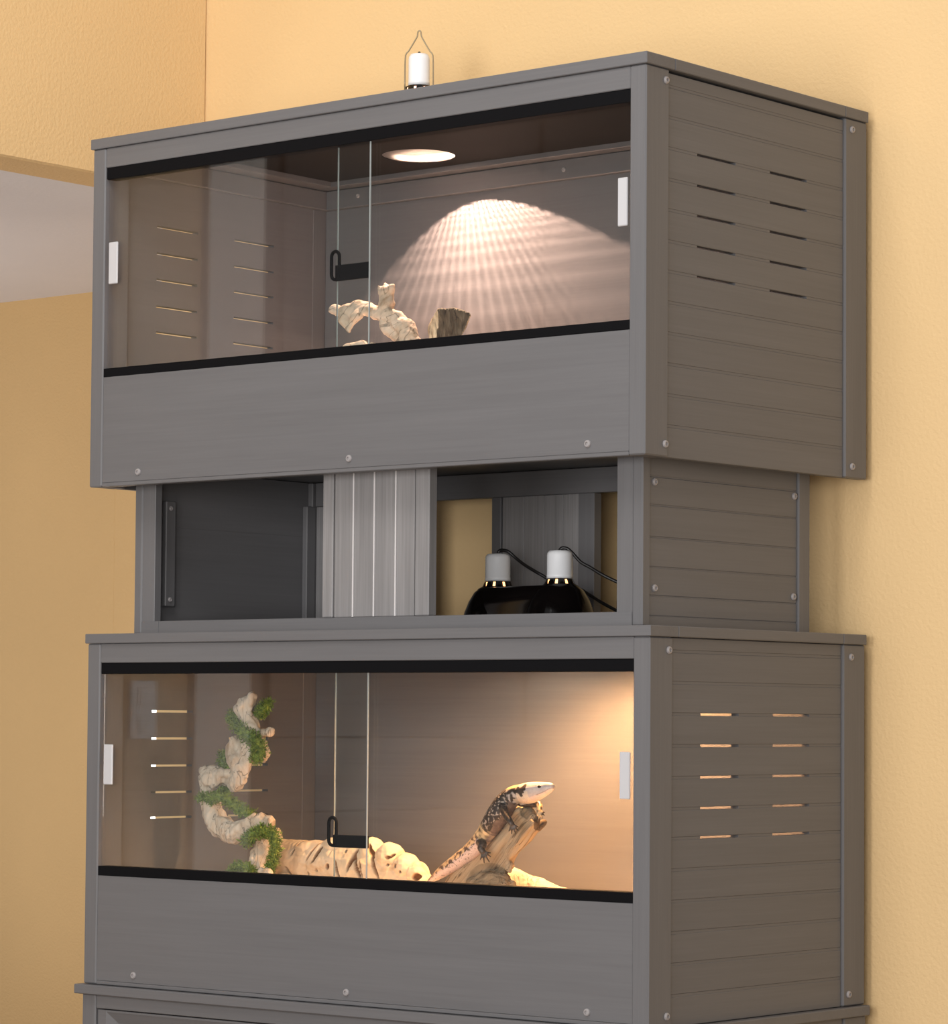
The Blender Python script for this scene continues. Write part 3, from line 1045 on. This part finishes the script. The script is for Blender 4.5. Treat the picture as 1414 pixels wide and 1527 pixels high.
def shape(name, bm, mat, origin, voxel, amp, scale, label, cat, group=None, stretch=Vector((1, 1, 1)), amp2=0, scale2=0, seed=0.0, col=None, dent=None, rot=None):
    me = remeshed(bm, voxel, 2)
    roughen(me, amp, scale, stretch, amp2, scale2, seed, rot)
    if dent:
        dent(me)
    if col:
        color_attr(me, col)
    o = Vector(origin)
    for v in me.vertices:
        v.co.z = max(v.co.z, o.z + 0.0004)
        v.co -= o
    ob = link_data(name, me, mat, None, True)
    ob.location = o
    tag(ob, label, cat, group)
    return ob


UF = UP[2] + 0.157          # floor of the upper tank
LF = LO[2] + 0.157          # floor of the lower tank

bm = bmesh.new()
Y = 0.33
tube(bm, [P(496, 461, Y, 7), P(505, 464, Y, 9), P(520, 464, Y, 12.5), P(535, 459, Y, 11.5), P(552, 463, Y, 11), P(572, 468, Y, 13), P(592, 478, Y, 15), P(606, 494, Y, 16), P(611, 512, Y, 19), P(612, 540, Y, 22), P(612, 565, Y, 24)], n=4)
tube(bm, [P(512, 470, Y - .005, 10), P(516, 482, Y - .01, 8.5), P(519, 490, Y - .012, 5), P(521, 496, Y - .014, 2.5)], n=4)
tube(bm, [P(535, 468, Y - .01, 9), P(526, 478, Y - .012, 6), P(523, 488, Y - .012, 3)], n=3)
tube(bm, [P(576, 466, Y, 12), P(577, 452, Y, 12), P(577, 440, Y, 10.5), P(577, 432, Y, 10)], n=4)
tube(bm, [P(571, 444, Y - .006, 4.5), P(567, 432, Y - .006, 4.5), P(565, 427, Y - .006, 3.5)], n=3)
tube(bm, [P(580, 440, Y, 5), P(584, 430, Y, 5.5), P(586, 426, Y, 4)], n=3)
tube(bm, [P(574, 440, Y, 5), P(574, 427, Y, 5.5), P(576, 423, Y, 4)], n=3)
tube(bm, [P(575, 482, Y, 11), P(580, 490, Y, 11), P(590, 498, Y, 10), P(600, 505, Y, 9)], n=3)
tube(bm, [P(518, 523, Y - .06, 9), P(530, 517, Y - .06, 9), P(545, 516, Y - .05, 9), P(562, 522, Y - .03, 10), P(585, 535, Y - .015, 14), P(606, 548, Y, 18)], n=4)
shape('driftwood_branch', bm, M['drift_smooth'], (at(612, 540, 'y', Y).x, Y, UF), 0.0022, 0.0044, 55.0,
      'pale gnarled driftwood branch with an upright knob, glowing in upper terrarium', 'driftwood', amp2=0.0014, scale2=150.0, seed=3.0)

# cut stump chunk: broad face towards the room, narrowing backwards
bm = bmesh.new()
face = [(641, 506), (640, 486), (645, 472), (651, 463), (662, 458.5), (680, 459.5), (694, 463), (703, 469), (699, 479), (692, 494), (686, 508), (680, 530), (648, 535)]
back = [(x * 0.72 + 186, y * 0.80 + 106) for x, y in face]
fr = [bm.verts.new(at(x, y, 'y', 0.27 - 0.0006 * (x - 640))) for x, y in face]
bk = [bm.verts.new(at(x - 6, y, 'y', 0.335)) for x, y in back]
bm.faces.new(fr)
bm.faces.new(bk[::-1])
for k in range(len(fr)):
    k2 = (k + 1) % len(fr)
    bm.faces.new((fr[k], bk[k], bk[k2], fr[k2]))
sx0 = at(655, 480, 'y', 0.27)


SX1 = at(656, 480, 'y', 0.27).x


def stump_col(v):
    front = 1.0 if v.normal.y < -0.72 else 0.0
    edge = noise.noise(v.co * 60.0) * .25
    if front > .5 and v.co.x > SX1 + edge * 0.02:
        return (0.40 + edge, 0.38 + edge, 0.38 + edge)
    return (2.3, 2.25, 2.2)


shape('driftwood_stump', bm, M['stump'], (sx0.x, 0.30, UF), 0.0025, 0.0035, 70.0,
      'short dark-faced driftwood chunk right of the pale branch in upper terrarium', 'driftwood', stretch=Vector((1, 1, .4)), amp2=0.0018, scale2=230.0, seed=8.0, col=stump_col)

# ------------------------------------------------------------------ lower terrarium: mossy climbing branch
Y = 0.22
br = [P(377, 1039, Y, 9), P(370, 1048, Y, 12), P(363, 1055, Y, 15), P(366, 1068, Y, 14), P(375, 1082, Y, 14), P(382, 1096, Y, 13), P(378, 1110, Y, 14), P(363, 1118, Y, 16)]
bm = bmesh.new()
tube(bm, br, n=4)
tube(bm, [P(376, 1041, Y, 8), P(376, 1037, Y, 7.5)], n=2)
tube(bm, [P(386, 1094, Y, 8), P(396, 1093, Y - .004, 6.5), P(403, 1091, Y - .006, 5.5)], n=3)
tube(bm, [P(388, 1096, Y, 9), P(393, 1112, Y, 7), P(394, 1126, Y, 8), P(391, 1133, Y, 7)], n=3)
tube(bm, [P(350, 1103, Y - .01, 9), P(347, 1118, Y - .012, 11), P(352, 1135, Y - .014, 15), P(358, 1150, Y - .014, 14), P(352, 1166, Y - .012, 13), P(346, 1173, Y - .01, 9)], n=4)
tube(bm, [P(368, 1112, Y - .012, 8), P(366, 1135, Y - .014, 10), P(365, 1155, Y - .014, 8)], n=3)
tube(bm, [P(352, 1168, Y - .006, 12), P(338, 1162, Y, 13), P(322, 1160, Y - .01, 18), P(311, 1162, Y - .012, 16), P(308, 1175, Y - .012, 13), P(312, 1195, Y - .01, 15), P(318, 1213, Y - .01, 17), P(328, 1230, Y - .012, 18), P(344, 1240, Y - .014, 18), P(360, 1238, Y - .016, 16), P(376, 1228, Y - .018, 13), P(392, 1224, Y - .018, 12), P(405, 1228, Y - .018, 9)], n=4)
tube(bm, [P(304, 1150, Y - .012, 8), P(304, 1145, Y - .012, 6)], n=2)
tube(bm, [P(330, 1152, Y - .014, 8), P(343, 1155, Y - .018, 6), P(347, 1158, Y - .018, 3)], n=3)
tube(bm, [P(380, 1232, Y - .016, 12), P(392, 1246, Y - .01, 13), P(393, 1262, Y, 15), P(388, 1280, Y, 17), P(384, 1300, Y, 20), P(384, 1330, Y, 24), P(384, 1352, Y, 26)], n=4)
tube(bm, [P(372, 1298, Y - .01, 8), P(395, 1303, Y - .02, 7), P(405, 1303, Y - .02, 5)], n=3)
mbr = shape('mossy_branch', bm, M['drift'], (at(384, 1340, 'y', Y).x, Y, LF), 0.0022, 0.0048, 62.0,
            'twisting pale driftwood branch wrapped with green moss, standing in lower terrarium', 'driftwood', stretch=Vector((1, 1, .6)), amp2=0.003, scale2=150.0, seed=11.0)


def moss(rows, dens, seed):
    rnd = random.Random(seed)
    bm = bmesh.new()
    C = catmull(rows, 6)
    core = [c[:3] + (c[3] * .62,) for c in rows]
    tube(bm, core, seg=10, n=3)
    for c in C:
        ctr, r = Vector(c[:3]), c[3]
        for k in range(dens):
            d = Vector((rnd.gauss(0, 1), rnd.gauss(0, 1), rnd.gauss(0, 1))).normalized()
            p = ctr + d * (r * rnd.uniform(.55, .95)) + Vector((rnd.uniform(-1, 1), rnd.uniform(-1, 1), rnd.uniform(-1, 1))) * .003
            t = (d + Vector((rnd.uniform(-1, 1), rnd.uniform(-1, 1), rnd.uniform(-.6, 1)))).normalized()
            s = t.cross(Vector((rnd.uniform(-1, 1), rnd.uniform(-1, 1), rnd.uniform(-1, 1)))).normalized()
            L, w = rnd.uniform(.004, .0085), rnd.uniform(.0007, .0013)
            m_ = p + t * (L * .5) + Vector((0, 0, -.0006))
            v = [bm.verts.new(q) for q in (p - s * w * .6, p + s * w * .6, m_ + s * w, p + t * L, m_ - s * w)]
            bm.faces.new(v)
    o = Vector(mbr.location)
    for v in bm.verts:
        v.co -= o
    link_mesh('moss', bm, M['moss'], mbr)


Q = Y - .012
moss([P(347, 1066, Q, 8), P(348, 1075, Q, 10), P(357, 1087, Q - .006, 12), P(370, 1096, Q - .008, 13), P(382, 1107, Q - .006, 13), P(388, 1120, Q, 13), P(382, 1132, Q, 11)], 46, 1)
moss([P(386, 1066, Y + .012, 8), P(394, 1056, Y + .012, 11), P(401, 1048, Y + .014, 7)], 46, 2)
moss([P(333, 1126, Y, 8), P(334, 1138, Y, 10), P(342, 1150, Y, 10), P(346, 1162, Y + .004, 9), P(340, 1175, Y, 8), P(332, 1181, Y - .008, 6)], 40, 3)
moss([P(299, 1189, Q - .012, 8), P(312, 1190, Q - .016, 10), P(330, 1189, Q - .016, 9), P(345, 1197, Q - .012, 10), P(360, 1208, Q - .004, 11), P(374, 1214, Q, 9)], 46, 4)
moss([P(366, 1256, Q - .014, 9), P(374, 1247, Q - .020, 11), P(388, 1240, Q - .022, 10), P(402, 1240, Q - .018, 10), P(410, 1250, Q - .012, 9), P(410, 1268, Q - .006, 9), P(406, 1285, Q, 8), P(402, 1296, Q, 6)], 46, 5)
moss([P(346, 1299, Q - .01, 5), P(354, 1292, Q - .01, 8), P(364, 1293, Q - .014, 8), P(376, 1299, Q - .02, 6)], 40, 6)

# ------------------------------------------------------------------ pitted pale log
Y = 0.31
bm = bmesh.new()
tube(bm, [P(404, 1285, Y, 40, .9), P(425, 1284, Y, 35, .9), P(450, 1285, Y, 34, .9), P(480, 1288, Y, 37, .9), P(510, 1291, Y, 39, .9), P(540, 1294, Y, 40, .9), P(568, 1299, Y, 35, .9), P(592, 1306, Y, 30, .9), P(612, 1313, Y, 23, .9), P(628, 1319, Y, 18, .9), P(636, 1322, Y, 12, .9)], seg=20, n=4)
blob(bm, at(556, 1268, 'y', Y - .008), .020, .026, .024)
blob(bm, at(582, 1278, 'y', Y - .008), .026, .026, .026)
blob(bm, at(606, 1291, 'y', Y - .008), .021, .026, .022)
blob(bm, at(624, 1303, 'y', Y - .008), .019, .022, .022)
blob(bm, at(640 - 8, 1318, 'y', Y - .008), .012, .018, .018)
blob(bm, at(505, 1262, 'y', Y - .008), .034, .024, .016)
blob(bm, at(460, 1266, 'y', Y - .008), .028, .024, .016)
blob(bm, at(413, 1252, 'y', Y - .005), .010, .014, .022)
blob(bm, at(422, 1304, 'y', Y - .034), .010, .010, .006)
# (px, py, half length px, half width px, lean)
pits = [(443, 1258, 4, 1.6, .5), (437, 1271, 5, 1.6, .4), (465, 1270, 13, 1.8, .45), (474, 1274, 11, 2.4, .3), (471, 1283, 4, 1.6, .6), (493, 1292, 4, 3, 0), (507, 1296, 12, 2.2, -.25),
        (516, 1270, 2.4, 2, 0), (528, 1283, 15, 2.6, .3), (535, 1291, 17, 2.6, -.22), (541, 1296, 11, 1.6, -.1), (552, 1272, 12, 2.2, -.3), (560, 1296, 13, 2.2, -.35), (577, 1279, 2.6, 2.2, 0), (581, 1277, 3, 1.5, .5),
        (589, 1291, 3, 2, 0), (577, 1290, 2, 1.5, 0), (618, 1308, 5, 4, 0), (431, 1299, 6, 2, -.7), (476, 1297, 2, 1.6, 0), (462, 1303, 3, 1.6, 0), (450, 1252, 3, 1.5, .3), (596, 1300, 2, 1.6, 0)]
pit_p = [(at(a, b, 'y', Y - .03), hl_ * PXM, hw_ * PXM, ln) for a, b, hl_, hw_, ln in pits]


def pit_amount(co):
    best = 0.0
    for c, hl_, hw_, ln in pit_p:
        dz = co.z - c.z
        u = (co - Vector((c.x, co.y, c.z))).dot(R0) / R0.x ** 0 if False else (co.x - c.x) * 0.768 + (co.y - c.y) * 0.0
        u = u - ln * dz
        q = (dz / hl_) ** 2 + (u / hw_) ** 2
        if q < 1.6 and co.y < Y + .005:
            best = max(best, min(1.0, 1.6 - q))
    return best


def pit_dent(me):
    for v in me.vertices:
        a = pit_amount(v.co)
        if a > 0:
            v.co += Vector((0, 1, 0)) * (0.010 * a)
    me.update()


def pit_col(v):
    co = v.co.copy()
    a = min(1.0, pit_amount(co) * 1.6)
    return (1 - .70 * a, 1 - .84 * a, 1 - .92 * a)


shape('pitted_log', bm, M['pitted'], (at(520, 1310, 'y', Y).x, Y, LF), 0.0013, 0.0030, 48.0,
      'cream pitted hollow log lying along the lower terrarium between mossy branch and lizard', 'driftwood', amp2=0.0010, scale2=150.0, seed=5.0, col=pit_col, dent=pit_dent)

# ------------------------------------------------------------------ forked branch the lizard lies on
Y = 0.27
bm = bmesh.new()
tube(bm, [P(788, 1213, Y, 14, .9), P(785, 1217, Y, 19, .9), P(766, 1241, Y, 21, .9), P(746, 1265, Y, 22, .9), P(724, 1289, Y, 24, .9), P(702, 1312, Y, 27, .9), P(684, 1345, Y, 32, .9)], seg=18, n=4)
tube(bm, [P(796, 1222, Y - .006, 9), P(792, 1230, Y - .008, 12), P(780, 1246, Y - .008, 14), P(766, 1262, Y - .006, 13), P(757, 1278, Y, 11), P(752, 1294, Y, 11)], seg=14, n=4)
tube(bm, [P(796, 1234, Y + .008, 8), P(804, 1231, Y + .008, 6.5), P(811, 1227, Y + .010, 4)], n=3)
tube(bm, [P(757, 1284, Y - .004, 7), P(760, 1292, Y - .006, 5.5), P(762, 1299, Y - .006, 3)], n=3)
blob(bm, at(731, 1326, 'y', Y - .012), .050, .035, .032)
blob(bm, at(740, 1345, 'y', Y - .01), .050, .035, .03)


T0, T1, T2, T3 = at(791, 1212, 'y', Y), at(811, 1228, 'y', Y), at(762, 1298, 'y', Y), at(731, 1326, 'y', Y - .012)


def trunk_col(v):
    c0, a, b2, lo = T0, T1, T2, T3
    d = (v.co - c0).length
    if d < .017 and v.co.z > c0.z - .016:
        return (.62, .62, .62)
    if (v.co - a).length < .018 or (v.co - b2).length < .011:
        return (.35, .32, .30)
    if (v.co - lo).length < .045 and v.co.z > lo.z:
        g = .68 + .2 * noise.noise(v.co * 90)
        return (g, g, g)
    return (1, 1, 1)


shape('forked_branch', bm, M['trunk'], (at(715, 1335, 'y', Y).x, Y, LF), 0.0016, 0.0052, 95.0,
      'thick grey-brown forked branch propped up under the lizard', 'driftwood', stretch=Vector((1, 1, .10)), amp2=0.0022, scale2=230.0, seed=2.0, col=trunk_col, rot=TROT)

bm = bmesh.new()
Y2 = 0.36
tube(bm, [P(745, 1318, Y2, 30, .8), P(775, 1322, Y2, 24, .8), P(800, 1328, Y2, 20, .8), P(830, 1336, Y2, 17, .8), P(856, 1345, Y2, 14, .8)], seg=16, n=4)
shape('driftwood_slab', bm, M['drift'], (at(790, 1330, 'y', Y2).x, Y2, LF), 0.0022, 0.003, 50.0,
      'low pale driftwood piece lying behind and right of the forked branch', 'driftwood', amp2=0.0012, scale2=170.0, seed=21.0)

# ------------------------------------------------------------------ the lizard
YL = 0.247
axis = [(640, 1314, 3.0, YL + .01), (650, 1307, 6.5, YL + .006), (664, 1297, 9.5, YL), (684, 1283, 11.5, YL), (704, 1268, 13, YL), (718, 1253, 14, YL), (729, 1238, 15.5, YL), (739, 1222, 17.5, YL),
        (749, 1206, 18, YL + .002), (758, 1193, 16, YL + .004), (768, 1185.5, 14, YL + .004), (778, 1183.5, 14.0, YL + .004), (789, 1182.5, 15.8, YL + .002), (800, 1180, 14.0, YL), (811, 1177, 10.8, YL - .002), (819, 1174.5, 8, YL - .002), (823, 1173.5, 5.5, YL - .003)]
rows = [P(a, b, y, r, .98) for a, b, r, y in axis]
bm = bmesh.new()
tube(bm, rows, seg=20, n=5)
AX = [(Vector(c[:3]), c[3], i) for i, c in enumerate(catmull(rows, 5))]
NAX = len(AX) - 1


def limb(pts, toes, toe_len, spread, tdir):
    """Tapered limb with five toes of unequal length."""
    rr = [P(*p) for p in pts]
    tube(bm, rr, seg=10, n=4)
    e_ = Vector(rr[-1][:3])
    side = Vector((tdir[1] * R0.x - 0, 0, -tdir[0]))
    f = Vector((tdir[0] * R0.x, tdir[0] * R0.y, tdir[1])).normalized()
    s_ = Vector((f.z * R0.x, f.z * R0.y, -tdir[0])).normalized()
    nn = f.cross(s_)
    if nn.y > 0: nn = -nn
    for k, L in enumerate(toe_len):
        q = (k - 2) / 2 * spread
        d = (f * cos(q) + s_ * sin(q)).normalized()
        b0 = e_ + s_ * (sin(q) * .0022)
        m1 = b0 + d * (L * .7) + nn * .0020
        m2 = b0 + d * (L * 1.35) - nn * .0004
        tube(bm, [tuple(b0) + (.0022,), tuple(m1) + (.0016,), tuple(m2) + (.0011,)], seg=7, n=3)


# near fore limb, near hind limb, far fore limb
limb([(750, 1203, YL - .010, 7), (754, 1214, YL - .020, 5.6), (760, 1224, YL - .026, 4.8), (764, 1230, YL - .026, 4.2)], 5, [.007, .010, .012, .011, .008], 0.75, (.35, -.9))
limb([(716, 1255, YL - .010, 8), (720, 1259, YL - .020, 6.2), (717, 1265, YL - .026, 5.2), (721, 1271, YL - .026, 4.4)], 5, [.008, .010, .014, .013, .009], 0.85, (.5, -.8))
limb([(776, 1196, YL + .014, 7), (796, 1199, YL + .022, 5.5), (804.5, 1200, YL + .020, 4.6), (804, 1210, YL + .012, 4.2)], 5, [.006, .008, .010, .009, .006], 0.8, (.45, -.9))
lz = remeshed(bm, 0.0009, 2)
ORANGE, PINKG = (0.80, 0.50, 0.20), (0.62, 0.52, 0.49)


def mixc(a, b, t):
    t = max(0.0, min(1.0, t))
    return tuple(x + (y - x) * t for x, y in zip(a, b))


LX1 = at(790, 1200, 'y', YL).x


def lizard_col(v):
    co = v.co
    best, bi, bc, br_ = 1e9, 0, None, 0
    for c, r, i in AX:
        d = (co - c).length_squared
        if d < best:
            best, bi, bc, br_ = d, i, c, r
    s = bi / NAX
    t = (AX[min(bi + 1, NAX)][0] - AX[max(bi - 1, 0)][0]).normalized()
    upv = Vector((0, 0, 1)) - t * t.z
    if upv.length < .1: upv = Vector((-1, 0, 0))
    upv.normalize()
    d = co - bc
    hgt = d.dot(upv) / max(br_, 1e-4)
    outside = d.length > br_ * 1.22 and s < .93
    n1 = noise.noise(co * 150)
    n2 = noise.noise(co * 330 + Vector((5, 1, 2)))
    n3 = noise.noise(co * 75 + Vector((1, 7, 3)))
    dark, brown, pale = (0.028, 0.020, 0.016), (0.085, 0.055, 0.04), (0.40, 0.34, 0.29)
    if outside:
        c = mixc(dark, (0.10, 0.075, 0.06), .25 + n2)
        if co.y > YL + .006 and co.x > LX1:
            c = mixc((0.55, .40, .22), dark, .5 + n1 * 2)
        return c
    if s < .33:      # tail: pinkish flank, orange and dark blotched back
        c = mixc((0.52, 0.40, 0.38), (0.62, .5, .46), .5 + n2)
        if hgt > 0.02 + .2 * n3:
            c = mixc((0.66, 0.46, 0.26), (0.12, 0.07, 0.05), (n1 * 3.2 + .35))
        if abs(hgt + .02) < .16 and n2 + n1 * .5 > 0.05:
            c = mixc(c, dark, .8)
        if n2 > .40:
            c = mixc(c, brown, .7)
        return c
    if s < .40:      # pale band at the hips
        c = mixc((0.70, .52, .30), dark, .5 + 5 * sin(s * 260) * .4 + n1)
        if hgt < -.72:
            c = mixc(c, (0.26, 0.19, 0.17), .6)
        return c
    if s < .61:      # body: dark with pale flecks, browner belly
        c = mixc(dark, pale, (n2 * 2.6 - .25) + (n1 * 1.2 - .1))
        if hgt < -.58 + .2 * n3:
            c = mixc((0.09, 0.06, 0.05), (0.17, 0.12, 0.10), .5 + n1)
        return c
    if s < .70:      # shoulder and nape
        c = mixc(dark, (0.46, .42, .40), n1 * 3.0 + .15)
        if hgt > .62:
            c = mixc(c, (0.62, .42, .20), .7)
        if hgt < -.5 and s > .64:
            c = mixc(c, (0.52, .44, .36), .8)
        return c
    if s < .785 and -.12 < hgt + .45 * n3 < .72 and s < .765 + .05 * hgt:   # dark streak behind the eye
        return mixc(dark, brown, .5 + n1)
    c = mixc((0.58, 0.53, 0.52), (0.48, 0.43, 0.44), .5 + n3 * 1.4 + n1 * .5)
    if hgt > .50:
        c = mixc(c, (0.76, 0.58, 0.36), (hgt - .5) * 3.2)
    if hgt < -.55:
        c = mixc(c, (0.78, 0.58, 0.48), .7)
    if s < .80 and hgt < .1:
        c = mixc(c, (0.74, .60, .42), .6)
    # mouth line and lip edge
    ml = -.42 + (1 - s) * -.9
    if s > .84 and abs(hgt - ml) < .055:
        c = mixc(c, (0.26, .18, .16), .75)
    if abs(noise.noise(co * 260)) < .05:
        c = mixc(c, (0.36, .30, .29), .45)
    return c


color_attr(lz, lizard_col)
org = at(735, 1240, 'y', YL)
lzo = Vector((org.x, YL, org.z))
for v in lz.vertices:
    v.co -= lzo
liz = link_data('lizard', lz, M['lizard'], None, True)
liz.location = lzo
tag(liz, 'dark-flecked lizard with pale head raised, climbing the forked branch in lower terrarium', 'lizard')
bm = bmesh.new()
pe = at(804.5, 1173.2, 'y', YL - .0125) - lzo
blob(bm, pe, .0036, .0030, .0024, seg=12)
link_mesh('eye', bm, M['eye'], liz, True)
